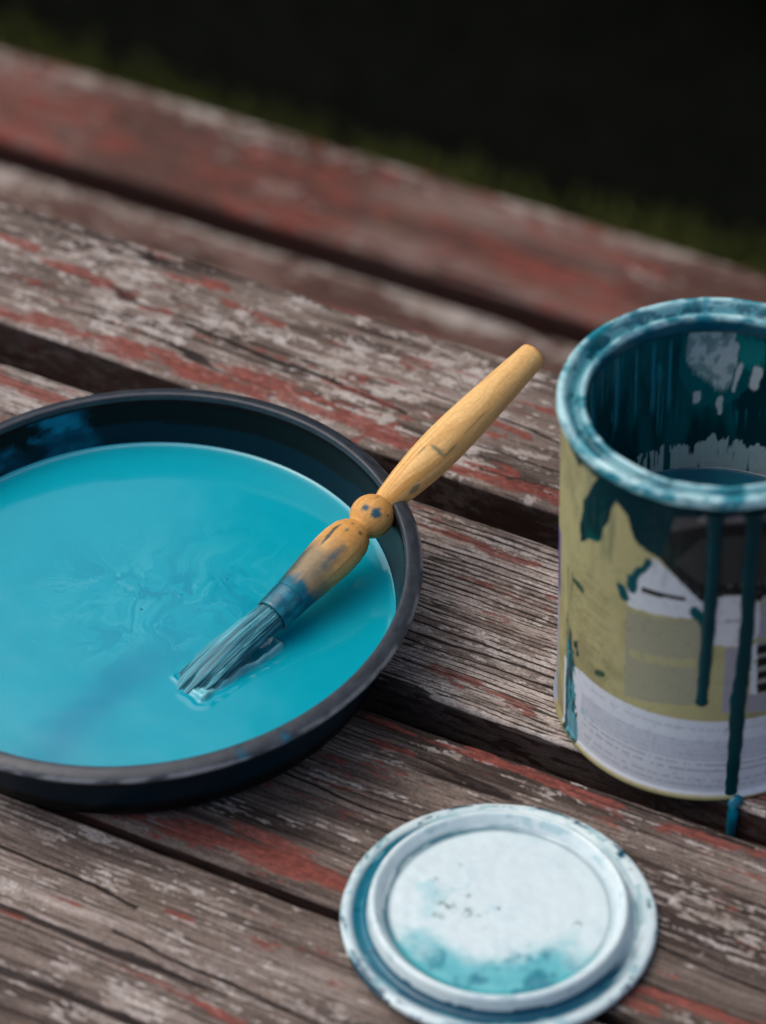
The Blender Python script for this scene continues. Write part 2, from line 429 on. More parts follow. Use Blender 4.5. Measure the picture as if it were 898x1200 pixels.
lathe("rim", resample(smooth_prof(lip_prof, 2), .0008), worn_sheen_plastic, None, tray, lip_col, nphi=420)

# teal paint lying in the tray
PZ = .0168
def pool_mesh():
    nr, nph = 300, 640
    ph = np.linspace(0, 2 * np.pi, nph + 1)[:-1]
    tilt = lambda PH: TILT * np.cos(PH) + .009 * np.sin(PH)
    redge = np.array([.0960 for _ in ph])
    for _ in range(3): redge = .0960 + (PZ - TZ - tilt(ph) * redge - .0155) * (.0025 / .0117) + .0002
    t = np.concatenate([np.linspace(.004, .955, nr - 40), np.linspace(.955, 1, 41)[1:]])
    PH = ph[:, None] + 0 * t[None]; R = redge[:, None] * t[None]
    X, Y = R * np.cos(PH), R * np.sin(PH)
    wx, wy = X + TX, Y + TY
    edge = redge[:, None] - R
    Z = .0011 * np.exp(-edge / .0011)
    # streaks left by stirring
    a = fbm(wx * 38, wy * 38, 61, 3); b = fbm(wx * 38 + 7, wy * 38 + 3, 62, 3)
    qx, qy = wx + .018 * a, wy + .018 * b
    a2 = fbm(qx * 105, qy * 75, 63, 3); b2 = fbm(qx * 105 + 5, qy * 75, 64, 3)
    sw = fbm(qx * 120 + 1.5 * a2, qy * 85 + 1.5 * b2, 65, 5, .6)
    zone = np.exp(-(((wx + .082) / .045) ** 2 + ((wy + .066) / .034) ** 2) ** 1.2)
    line = np.exp(-(sw / .10) ** 2)
    Z = Z + zone * .000018 * sw + .00005 * fbm(wx * 60, wy * 60, 66, 2) * (edge > .004)
    # lip of paint drawn up round the bristles, highest on the side towards the viewer
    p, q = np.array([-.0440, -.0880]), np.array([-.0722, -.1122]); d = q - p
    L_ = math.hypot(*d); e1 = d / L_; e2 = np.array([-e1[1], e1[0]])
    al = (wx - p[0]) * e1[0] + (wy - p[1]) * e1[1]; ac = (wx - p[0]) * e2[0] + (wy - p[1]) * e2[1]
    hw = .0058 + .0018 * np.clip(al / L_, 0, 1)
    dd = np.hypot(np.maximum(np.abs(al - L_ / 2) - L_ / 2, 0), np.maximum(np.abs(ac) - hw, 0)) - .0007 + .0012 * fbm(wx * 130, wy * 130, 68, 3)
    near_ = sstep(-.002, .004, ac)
    Z = Z + (.00045 + .0016 * near_ * (al > -.004)) * np.exp(-(dd / (.0008 + .0005 * near_)) ** 2) * (.75 + .5 * fbm(wx * 220, wy * 220, 69, 2)) * (al > -.004)
    Z = Z + .0002 * np.exp(-((dd - .004) / .0012) ** 2) * near_
    for cx, cy, rad in ((-.1000, -.0500, .0007), (-.0905, -.0540, .0005), (-.071, -.0575, .0007), (-.0935, -.0640, .0005), (-.1105, -.052, .0006), (-.06, -.055, .0005), (-.077, -.063, .0008), (-.13, -.085, .0005)):
        Z = Z + .00005 * np.exp(-((wx - cx) ** 2 + (wy - cy) ** 2) / rad ** 2)
    base = lin(4, 156, 174)
    C = np.broadcast_to(base, PH.shape + (3,)).copy()
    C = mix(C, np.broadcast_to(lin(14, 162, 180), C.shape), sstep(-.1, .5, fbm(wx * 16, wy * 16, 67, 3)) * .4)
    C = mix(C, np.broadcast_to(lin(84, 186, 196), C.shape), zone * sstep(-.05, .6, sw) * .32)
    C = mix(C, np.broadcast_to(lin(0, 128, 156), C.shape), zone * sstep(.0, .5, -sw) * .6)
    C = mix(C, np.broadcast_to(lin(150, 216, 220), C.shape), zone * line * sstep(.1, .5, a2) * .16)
    C = mix(C, np.broadcast_to(lin(150, 214, 218), C.shape), np.exp(-((dd - .0002) / .0008) ** 2) * sstep(-.002, .004, ac) * (al > -.003) * .8)  # sky highlight on the paint lip, painted in as a pale tint
    # thinner, darker trail running towards the near edge
    tx = wx + .105; ty = wy + .125
    trail = np.exp(-((tx * .80 - ty * .42 + .012 * a) / .011) ** 2) * sstep(-.075, -.105, wy)
    C = mix(C, np.broadcast_to(lin(0, 132, 160), C.shape), trail * .8)
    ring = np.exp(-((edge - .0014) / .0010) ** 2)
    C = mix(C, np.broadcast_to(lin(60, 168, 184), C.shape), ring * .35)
    V = np.stack([X, Y, Z], -1).reshape(-1, 3)
    F = grid_faces(nph, nr, closed_u=True)
    V = np.concatenate([V, [[0, 0, 0]]]); Cc = np.concatenate([C.reshape(-1, 3), [C[:, 0].mean(0)]])
    idx = np.arange(nph) * nr
    F3 = np.stack([np.full(nph, len(V) - 1), idx, np.roll(idx, -1)], -1)
    return V, F, Cc, F3
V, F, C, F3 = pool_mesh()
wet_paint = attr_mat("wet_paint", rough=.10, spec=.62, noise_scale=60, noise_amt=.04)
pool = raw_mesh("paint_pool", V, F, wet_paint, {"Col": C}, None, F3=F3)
pool.location = (TX, TY, PZ)
tag(pool, "glossy pool of teal paint with stirred swirls in the black saucer", "paint")

# ------------------------------------------------------------------ paint can
CX, CY, CH = .1154, -.1077, .1430
can = empty("paint_can", (CX, CY, .0006), "open metal paint can with olive label and teal drips", "paint can")
FRONT = -math.pi / 2                                      # phi measured from the side facing -Y
def can_deg(PH): return (np.degrees(PH - FRONT) + 180) % 360 - 180
T_DARK, T_MID, T_LIGHT, T_PALE = lin(2, 44, 50), lin(0, 92, 100), lin(38, 138, 152), lin(176, 216, 218)
OLIVE, OLIVE_GREY, WHITE = lin(178, 170, 122), lin(158, 154, 128), lin(212, 216, 222)
INK = lin(34, 33, 32)

def can_col(PH, R, Z):
    a = can_deg(PH); z = Z * 1000
    wob = 1.7 * fbm(a * .13, z * .11, 71, 4)
    aw, zw = a + wob, z + 1.1 * fbm(a * .16 + 30, z * .16, 72, 3)
    C = np.broadcast_to(OLIVE, PH.shape + (3,)).copy()
    C = C * (1 + .06 * fbm(a * .05, z * .05, 73, 3)[..., None])
    put = lambda C, m, col, k=1.0: mix(C, np.broadcast_to(col, C.shape), np.asarray(m, float) * k)
    C = put(C, sstep(-.05, .5, fbm(a * .07, z * .05, 87, 4, .6)), lin(134, 126, 92), .5)
    # printed fields
    C = put(C, inpoly(a, z, [(-38, 83), (-9, 87), (-7.5, 47.5), (-38, 42.5)]), OLIVE_GREY)
    stripe = sstep(-.2, .3, np.sin(z * 2 * np.pi / 2.3)) * (noise(a * .7, np.floor(z / 2.3) * 3.1, 74) > -.45)
    C = put(C, inpoly(a, z, [(-71, 88), (-46, 94), (-44, 43), (-70, 42)]) & (noise(np.floor(z / 2.3) * 1.7, 0 * z, 75) * 14 - 50 > a * 1.0), lin(118, 112, 80), .42 * stripe)
    C = put(C, inpoly(a, z, [(-36, 66), (-10, 69), (-10, 65), (-36, 62)]), OLIVE, .7)
    C = put(C, inpoly(a, z, [(-27.4, 112), (-39.5, 91), (-37, 85.5), (-13, 87.5), (-4, 93), (-8, 97)]), WHITE, .92)
    C = put(C, inpoly(a, z, [(-31.9, 96.8), (-15.3, 97.2), (-15.3, 95.2), (-31.9, 94.6)]), INK)
    C = put(C, inpoly(a, z, [(-27, 113.5), (-9.7, 96), (-6, 94.3), (9, 94), (16, 97), (34, 113.5), (40, 137), (-30, 137)]), INK)
    arch = 113.5 + 16.5 * np.sqrt(np.clip(1 - ((a - 3) / 31.) ** 2, 0, 1))
    C = put(C, inpoly(a, z, [(-27, 113.5), (34, 113.5), (40, 137), (-30, 137)]) & (z > arch + 1.5), lin(84, 80, 78))
    C = put(C, inpoly(a, z, [(-20, 112), (-10, 104), (14, 104), (26, 114), (10, 126.5), (-10, 125)]) & (z < arch - 4), lin(58, 58, 55))
    C = put(C, (np.abs(a) < 16) & (np.abs(z - 103.3) < .8) & (noise(a * .9, z * 0, 76) > -.3), lin(92, 90, 84), .8)
    C = put(C, (np.abs(a) < 12) & (np.abs(z - 99.6) < .6) & (noise(a * 1.4, z * 0 + 4, 76) > -.2), lin(82, 80, 76), .8)
    C = put(C, inpoly(a, z, [(-13, 135.5), (-6.5, 136.2), (-6.5, 132.6), (-12, 131.8)]) | inpoly(a, z, [(-4, 136.3), (6, 136.3), (6, 132.3), (-4, 132.3)]) | inpoly(a, z, [(11, 136.3), (22, 136), (22, 132), (11, 132.3)]), lin(150, 140, 138), .75)
    C = put(C, inpoly(a, z, [(-5.2, 98.4), (4.9, 98.7), (9.5, 97.5), (12, 94), (13, 82), (11.7, 77.6), (4.2, 75), (-4.3, 76.3)]), lin(216, 214, 214))
    C = put(C, inpoly(a, z, [(-4, 87.6), (5, 87.9), (5, 86.4), (-4, 86.2)]) & (noise(a * 2.6, z * 0, 77) > -.25), lin(150, 150, 156), .8)
    C = put(C, inpoly(a, z, [(.5, 75.2), (5.2, 74), (5.8, 43), (.5, 44)]) | inpoly(a, z, [(9.3, 51.2), (30, 50.5), (30, 41.2), (9.7, 42.4)]) | inpoly(a, z, [(13, 97), (30, 97), (30, 78), (12.5, 77)]), lin(158, 154, 160))
    bars = inpoly(a, z, [(12.0, 76.3), (30, 75), (30, 50.5), (13.3, 51.2)])
    C = put(C, inpoly(a, z, [(9.4, 76.8), (12.2, 76.4), (13.4, 50.8), (10.6, 51.4)]) & (noise(a * .6, z * .55, 78) > -.45), lin(214, 214, 216))
    C = put(C, bars, INK); C = put(C, bars & (np.sin(z * 2 * np.pi / 6.2 + .6) > .45), lin(140, 144, 136))
    # white band with rows of small print
    zt = 39.4 - 4.2 * np.clip((-a - 60) / 14, 0, 1); zb = 2.6 - .8 * np.clip((a - 5) / 15, 0, 1)
    band = (a > -75.5) & (z < zt) & (z > zb)
    C = put(C, band, WHITE)
    for zc, th_, k, fr, x0 in ((35.2, .5, .45, 1.3, -58), (29.0, .45, .5, 1.7, -60), (26.9, .45, .5, 1.6, -60), (24.8, .45, .5, 1.9, -60), (22.7, .45, .5, 1.5, -60), (20.6, .45, .5, 1.8, -60), (18.0, .6, .6, 1.3, -60), (14.6, .6, .62, 1.2, -60), (9.8, .5, .5, 1.5, -58), (7.0, .4, .4, 1.5, -58)):
        C = put(C, band & (np.abs(z - zc) < th_) & (a > x0) & (noise(a * fr, z * 0 + zc, 79) > -.35), lin(128, 130, 140), k * .7)
    C = put(C, band & (z > 19.5) & (z < 30) & (a > -60), lin(186, 190, 200), .55)
    C = put(C, (a < -84) & (z > 56) & (z < 86), lin(92, 84, 140)); C = put(C, (a < -86) & (z < 56) & (z > 2), lin(150, 158, 176))
    # spilled paint on the outside
    mass = inpoly(aw, zw, [(-71, 150), (-71, 135), (-66, 131), (-61, 137), (-55, 138.5), (-53.5, 135), (-62, 119), (-64.5, 99.5), (-58, 104), (-52.4, 106), (-48.7, 117), (-44.7, 129.6), (-39.4, 126), (-35.8, 117), (-31.5, 113.7), (-24.5, 112), (-22, 123), (-21, 132), (-12, 134.5), (40, 136), (40, 150)])
    tcol = mix(np.broadcast_to(T_DARK, C.shape), np.broadcast_to(lin(0, 96, 84), C.shape), sstep(.0, .5, fbm(a * .09, z * .06, 81, 3)) * (a < -50))
    C = mix(C, tcol, mass.astype(float))
    e = sstep(132.8, 135.4, z + 1.2 * fbm(a * .3, z * 0, 82, 2))
    C = mix(C, np.broadcast_to(T_DARK, C.shape), e * ((a > -75) & (a < 120)))
    for (p, q, r_) in (((-30, 109), (-35.5, 99), 1.7), ((-35.5, 99), (-36.5, 95), 2.6), ((-40.5, 92), (-39.5, 89), 2.2), ((-11.5, 90.5), (-7, 87), 2.6), ((-7, 86), (-6, 82), 2.0), ((-52, 45), (-48, 47), 1.1), ((-67, 78.5), (-62, 78), 1.3)):
        p, q = np.array(p, float), np.array(q, float); d = q - p
        t = np.clip(((aw - p[0]) * d[0] + (zw - p[1]) * d[1]) / (d @ d), 0, 1)
        m = 1 - sstep(.75, 1.1, np.hypot(aw - p[0] - t * d[0], zw - p[1] - t * d[1]) / r_)
        C = mix(C, np.broadcast_to(lin(0, 78, 84) if p[0] > -45 else lin(60, 84, 66), C.shape), m)
    jag = fbm(a * .5, z * .22, 83, 3)
    sm = (a > -73.5 - 1.0 * jag) & (a < -65.5 + 5 * jag + 2.5 * (z < 25)) & (z < 50 + 12 * jag) & (z > -1)
    C = mix(C, mix(np.broadcast_to(T_DARK, C.shape), np.broadcast_to(lin(40, 150, 160), C.shape), sstep(.05, .35, fbm(a * .9, z * .12, 84, 3))), sm.astype(float) * .95)
    st = sstep(.15, .5, fbm(a * .8, z * .05, 85, 3)) * (a < -66) * (a > -76) * (z > 45) * (z < 80)
    C = mix(C, np.broadcast_to(lin(60, 84, 66), C.shape), st * .7)
    wash = sstep(.0, .45, fbm(a * .12, z * .1, 86, 3)) * band * (a < -48) * (z < 22)
    C = mix(C, np.broadcast_to(lin(120, 180, 196), C.shape), wash * .6)
    film = sstep(.12, .5, fbm(a * .20, z * .035, 89, 4, .6)) * (a < -15) * sstep(60, 120, z + 14 * fbm(a * .2, 0 * z, 90, 2))
    C = mix(C, np.broadcast_to(lin(40, 78, 70), C.shape), film * .45)
    rub = sstep(.25, .5, fbm(a * .45, z * .45, 96, 4, .65))
    C = mix(C, C * .72 + .02, rub * .6)
    # bare metal seam at the bottom
    C = mix(C, np.broadcast_to(lin(168, 160, 112), C.shape), ((z < 2.0) & (a > -80)).astype(float) * .8)
    return C

# dense where the picture sees it
phi_can = FRONT + np.radians(np.concatenate([np.arange(-112, 62, .42), np.arange(62, 248, 3.0)]))
body_prof = [(.0500, .0012), (.0525, .0003), (.0543, .0003), (.0547, .0012), (.0545, .0024), (.0537, .0034), (.0535, .0045)]
body_prof += [(.0535, z) for z in np.arange(.0055, .1335, .0006)]
body_prof += [(.0535, .1340), (.0533, .1360), (.0534, .1384)]
can_paper = attr_mat("can_label", rough=.45, spec=.08, noise_scale=500, noise_amt=.05)
def dent(PH, R, Z):
    a = np.degrees(PH)
    return R + .00022 * fbm(a * .03, Z * 22, 88, 3) * sstep(.004, .012, Z) * (1 - sstep(.125, .134, Z)), Z
lathe("body", body_prof, can_paper, None, can, can_col, phi=phi_can, displace=dent)

rim_p = [(.0534, .1376), (.0545, .1380), (.0552, .1389), (.0554, .1402), (.0551, .1418), (.0543, .1428), (.0531, .1430), (.0520, .1424), (.0512, .1410), (.0505, .1396),
         (.0495, .1390), (.0484, .1392), (.0477, .1403), (.0470, .1413), (.0461, .1415), (.0453, .1408), (.0450, .1394), (.0451, .1370), (.0455, .1345), (.0468, .1330), (.0490, .1322), (.0524, .1318)]
rim_p = resample(smooth_prof(rim_p, 1), .00055)
def rim_col(PH, R, Z):
    a = np.degrees(PH)
    x, y = R * np.cos(PH), R * np.sin(PH)
    f1 = fbm(x * 130, y * 130 + Z * 200, 91, 4, .55); f2 = fbm(x * 420, y * 420 + Z * 300, 92, 3)
    groove = np.exp(-((R - .0496) / .0028) ** 2) * (Z > .135)
    C = mix(np.broadcast_to(T_LIGHT, PH.shape + (3,)), np.broadcast_to(T_PALE, PH.shape + (3,)), sstep(-.35, .25, f1 + .15 * f2))
    C = mix(C, np.broadcast_to(lin(62, 136, 148), C.shape), groove * (.55 + .4 * sstep(-.5, .2, f1)))
    C = mix(C, np.broadcast_to(lin(2, 62, 78), C.shape), groove * sstep(-.02, .28, -f1 + .5 * f2) * .9)
    C = mix(C, np.broadcast_to(lin(0, 92, 112), C.shape), sstep(.40, .6, fbm(a * .06, Z * 500, 93, 3)) * .8)
    outer = sstep(.1400, .1384, Z) * (R > .052)
    C = mix(C, np.broadcast_to(lin(70, 168, 178), C.shape), outer * sstep(-.3, .3, f2) * .8)
    inner = sstep(.1402, .1385, Z) * (R < .0475)
    C = mix(C, np.broadcast_to(lin(0, 78, 98), C.shape), inner * .95)
    return C
def rim_dis(PH, R, Z):
    a = np.degrees(PH); n = fbm(a * .12, R * 900 + Z * 500, 94, 3)
    return R + .00022 * n, Z + .00028 * fbm(a * .2, R * 700, 95, 3) * (Z > .137)
glossy_dry = attr_mat("dry_gloss_paint", rough=.17, spec=.55, noise_scale=500, noise_amt=.08, bump=.25, bump_scale=350, bump_dist=.0006)
lathe("rim", rim_p, glossy_dry, None, can, rim_col, nphi=620, displace=rim_dis)

def lining_col(PH, R, Z):
    a = -(np.degrees(PH - math.pi / 2)); a = (a + 180) % 360 - 180; z = Z * 1000        # 0 at the far side, + to the right
    aw = a + 1.0 * fbm(a * .35, z * .18, 101, 3); zw = z + 2.2 * fbm(a * .35 + 9, z * .12, 102, 3)
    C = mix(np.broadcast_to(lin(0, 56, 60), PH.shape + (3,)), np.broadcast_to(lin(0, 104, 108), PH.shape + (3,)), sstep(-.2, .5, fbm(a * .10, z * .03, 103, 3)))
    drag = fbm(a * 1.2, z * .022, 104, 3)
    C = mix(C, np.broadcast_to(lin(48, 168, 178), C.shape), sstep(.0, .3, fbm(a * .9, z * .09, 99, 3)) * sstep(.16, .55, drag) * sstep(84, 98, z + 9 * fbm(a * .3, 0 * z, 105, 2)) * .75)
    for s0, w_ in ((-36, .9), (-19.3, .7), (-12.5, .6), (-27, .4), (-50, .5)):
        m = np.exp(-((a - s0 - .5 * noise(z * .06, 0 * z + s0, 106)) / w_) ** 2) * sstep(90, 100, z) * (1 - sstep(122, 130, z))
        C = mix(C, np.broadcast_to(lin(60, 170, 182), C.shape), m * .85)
    pale = lin(244, 250, 238)
    soft = lambda poly: sum(inpoly(aw + .9 * fbm(a * .8 + 11 * k, z * .12 + 5 * k, 113 + k, 3), zw + 4.5 * fbm(a * .9 - 7 * k, z * .05 + k, 123 + k, 3), poly).astype(float) for k in range(4)) / 4
    P1 = soft([(-6.5, 129.6), (12.7, 129.7), (14, 115), (10, 102), (6.5, 103), (4, 104.6), (-2.4, 110), (-6, 116)])
    P2 = soft([(12.8, 128), (24, 129.6), (25, 114), (15.4, 112)])
    halo = inpoly(a, zw, [(-8, 130), (14, 131), (24, 112), (14, 98), (-1, 94), (-9, 110)])
    C = mix(C, np.broadcast_to(lin(0, 128, 128), C.shape), halo * .6)
    C = mix(C, np.broadcast_to(lin(40, 164, 154), C.shape), P2 * .9)
    C = mix(C, np.broadcast_to(pale, C.shape), P1 * (.45 + .53 * sstep(-.25, .2, fbm(a * .35, z * .25, 107, 3))))
    for p, q, r_ in (((15.5, 114), (13, 103), 1.2), ((22, 113), (20.5, 106), 1.9), ((7.8, 98), (8.4, 92), 1.2), ((-1.2, 100), (-1.4, 97), 1.2)):
        p, q = np.array(p, float), np.array(q, float); d = q - p; t = np.clip(((aw - p[0]) * d[0] + (z - p[1]) * d[1]) / (d @ d), 0, 1)
        C = mix(C, np.broadcast_to(pale, C.shape), 1 - sstep(.7, 1.15, np.hypot(aw - p[0] - t * d[0], (z - p[1] - t * d[1]) * .8) / r_))
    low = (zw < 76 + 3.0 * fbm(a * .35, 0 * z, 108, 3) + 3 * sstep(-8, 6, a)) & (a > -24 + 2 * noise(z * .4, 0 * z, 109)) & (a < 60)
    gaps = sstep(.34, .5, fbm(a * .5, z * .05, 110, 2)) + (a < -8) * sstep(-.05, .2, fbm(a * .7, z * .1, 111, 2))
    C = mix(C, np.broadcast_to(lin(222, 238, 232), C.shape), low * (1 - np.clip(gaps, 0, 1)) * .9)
    return C
lin_prof = [(.0526, z) for z in np.arange(.1325, .040, -.0009)]
phi_in = math.pi / 2 + np.radians(np.concatenate([np.arange(-80, 100, .5), np.arange(100, 280, 4.0)]))
def drip_dis(PH, R, Z):
    a = np.degrees(PH); return R - .0005 * np.clip(fbm(a * .5, Z * 18, 112, 3), 0, 1), Z
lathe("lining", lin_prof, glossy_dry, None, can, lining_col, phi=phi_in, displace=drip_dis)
lathe("base", [(.0005, .0015), (.03, .0015), (.0515, .0015)], can_paper, None, can, lambda P, R, Z: np.broadcast_to(lin(150, 146, 110), P.shape + (3,)), nphi=64)

# paint left in the can
prof = np.concatenate([np.linspace(.0005, .050, 40), np.linspace(.0505, .0524, 10)])
can_pool = lathe("can_paint", [(r, .0008 * math.exp(-(.0524 - r) / .001)) for r in prof], wet_paint, None, None,
                 lambda P, R, Z: mix(np.broadcast_to(lin(0, 92, 116), P.shape + (3,)), np.broadcast_to(lin(10, 112, 134), P.shape + (3,)), sstep(-.3, .4, fbm(R * np.cos(P) * 60, R * np.sin(P) * 60, 121, 3))), nphi=160)
can_pool.location = (CX, CY, .0655)
tag(can_pool, "dark teal paint left at the bottom of the open can", "paint")

# drips: half-round runs of paint standing proud of the label
drip_mat, N_, L_, P_ = new_mat("drip_paint")
P_.inputs["Base Color"].default_value = (*lin(2, 58, 66), 1); P_.inputs["Roughness"].default_value = .3; P_.inputs["Specular IOR Level"].default_value = .14
nz = N_.new("ShaderNodeTexNoise"); nz.inputs["Scale"].default_value = 120
cr = N_.new("ShaderNodeValToRGB"); cr.color_ramp.elements[0].color = (*lin(0, 42, 48), 1); cr.color_ramp.elements[1].color = (*lin(2, 68, 74), 1)
tc_ = N_.new("ShaderNodeTexCoord"); L_.new(tc_.outputs["Object"], nz.inputs[0]); L_.new(nz.outputs[0], cr.inputs[0]); L_.new(cr.outputs[0], P_.inputs["Base Color"])

def tube(name, pts, rad, mat, parent=None, flat=None, nseg=10, cap=True):
    """swept tube; flat = (normal fn, factor) squashes it against a surface"""
    pts = np.array(pts, float); rad = np.array(rad, float)
    n = len(pts); tg = np.gradient(pts, axis=0); tg /= np.linalg.norm(tg, axis=1)[:, None]
    V = []
    ref = np.array([0, 0, 1.])
    for i in range(n):
        r_ = ref if flat is None else flat[0](pts[i])
        if abs(tg[i] @ r_) > .95: r_ = np.array([1., 0, 0])
        a = np.cross(tg[i], r_); a /= np.linalg.norm(a); b = np.cross(a, tg[i])
        k = 1 if flat is None else flat[1]
        for j in range(nseg):
            t = 2 * math.pi * j / nseg
            V.append(pts[i] + rad[i] * (a * math.cos(t) + b * math.sin(t) * k))
    F = grid_faces(n, nseg, closed_v=True)
    caps = []
    if cap:
        V += [pts[0], pts[-1]]
        for j in range(nseg):
            caps += [(len(V) - 2, (j + 1) % nseg, j), (len(V) - 1, (n - 1) * nseg + j, (n - 1) * nseg + (j + 1) % nseg)]
    return raw_mesh(name, np.array(V), F, mat, None, parent, F3=caps if cap else None)

def on_can(deg, z, r=.0537):
    p = FRONT + math.radians(deg); return (r * math.cos(p), r * math.sin(p), z)
out_n = lambda p: np.array([p[0], p[1], 0]) / math.hypot(p[0], p[1])
def drip(points, widths, blob=1.25):
    pts, rad = [], []
    for (a, b), (wa, wb) in zip(zip(points[:-1], points[1:]), zip(widths[:-1], widths[1:])):
        for k in np.linspace(0, 1, 9)[:-1]:
            pts.append(on_can(a[0] + (b[0] - a[0]) * k, (a[1] + (b[1] - a[1]) * k) / 1000)); rad.append((wa + (wb - wa) * k) * (1 + .07 * math.sin(len(rad) * 1.3)))
    pts.append(on_can(points[-1][0], points[-1][1] / 1000)); rad.append(widths[-1])
    e = pts[-1]
    for k, s_ in ((.5, blob), (1.1, blob * .9), (1.6, .45)):
        pts.append((e[0], e[1], e[2] - widths[-1] * k * 1.2)); rad.append(widths[-1] * s_)
    return tube("paint_drip", pts, rad, drip_mat, can, (out_n, .28))
drip([(-6.0, 136), (-6.0, 126), (-5.8, 110), (-6.3, 87), (-6.9, 63), (-7.3, 50.5)], [.0030, .0024, .0023, .0023, .0021, .0019])
drip([(8.0, 136), (8.1, 126), (7.3, 110), (7.9, 86), (7.2, 62), (6.2, 50), (6.3, 31), (5.9, 13), (5.8, 3)], [.0034, .0026, .0025, .0025, .0026, .0029, .0026, .0023, .0022])
# where the long drip reached the wood and ran over the board edge
pn = lambda s, n, z: (DR[0] * s + NN[0] * n, DR[1] * s + NN[1] * n, z)
spill_mat = drip_mat.copy(); spill_mat.name = "spilt_paint"
for n_ in spill_mat.node_tree.nodes:
    if n_.type == 'VALTORGB': n_.color_ramp.elements[0].color = (*lin(0, 84, 104), 1); n_.color_ramp.elements[1].color = (*lin(8, 122, 144), 1)
spill_mat.node_tree.nodes['Principled BSDF'].inputs['Roughness'].default_value = .15; spill_mat.node_tree.nodes['Principled BSDF'].inputs['Specular IOR Level'].default_value = .5
spill = tube("paint_spill", [pn(.1845, -.0770, .0006), pn(.1850, -.0790, .0008), pn(.1855, -.0812, .0008), pn(.1858, -.0832, .0000), pn(.1858, -.0843, -.003), pn(.1857, -.0844, -.008), pn(.1855, -.0843, -.015), pn(.1854, -.0843, -.019)],
             [.0016, .0024, .0027, .0025, .0022, .0021, .0019, .0008], spill_mat, None)
tag(spill, "small teal puddle at the foot of the can running over the board edge", "paint")

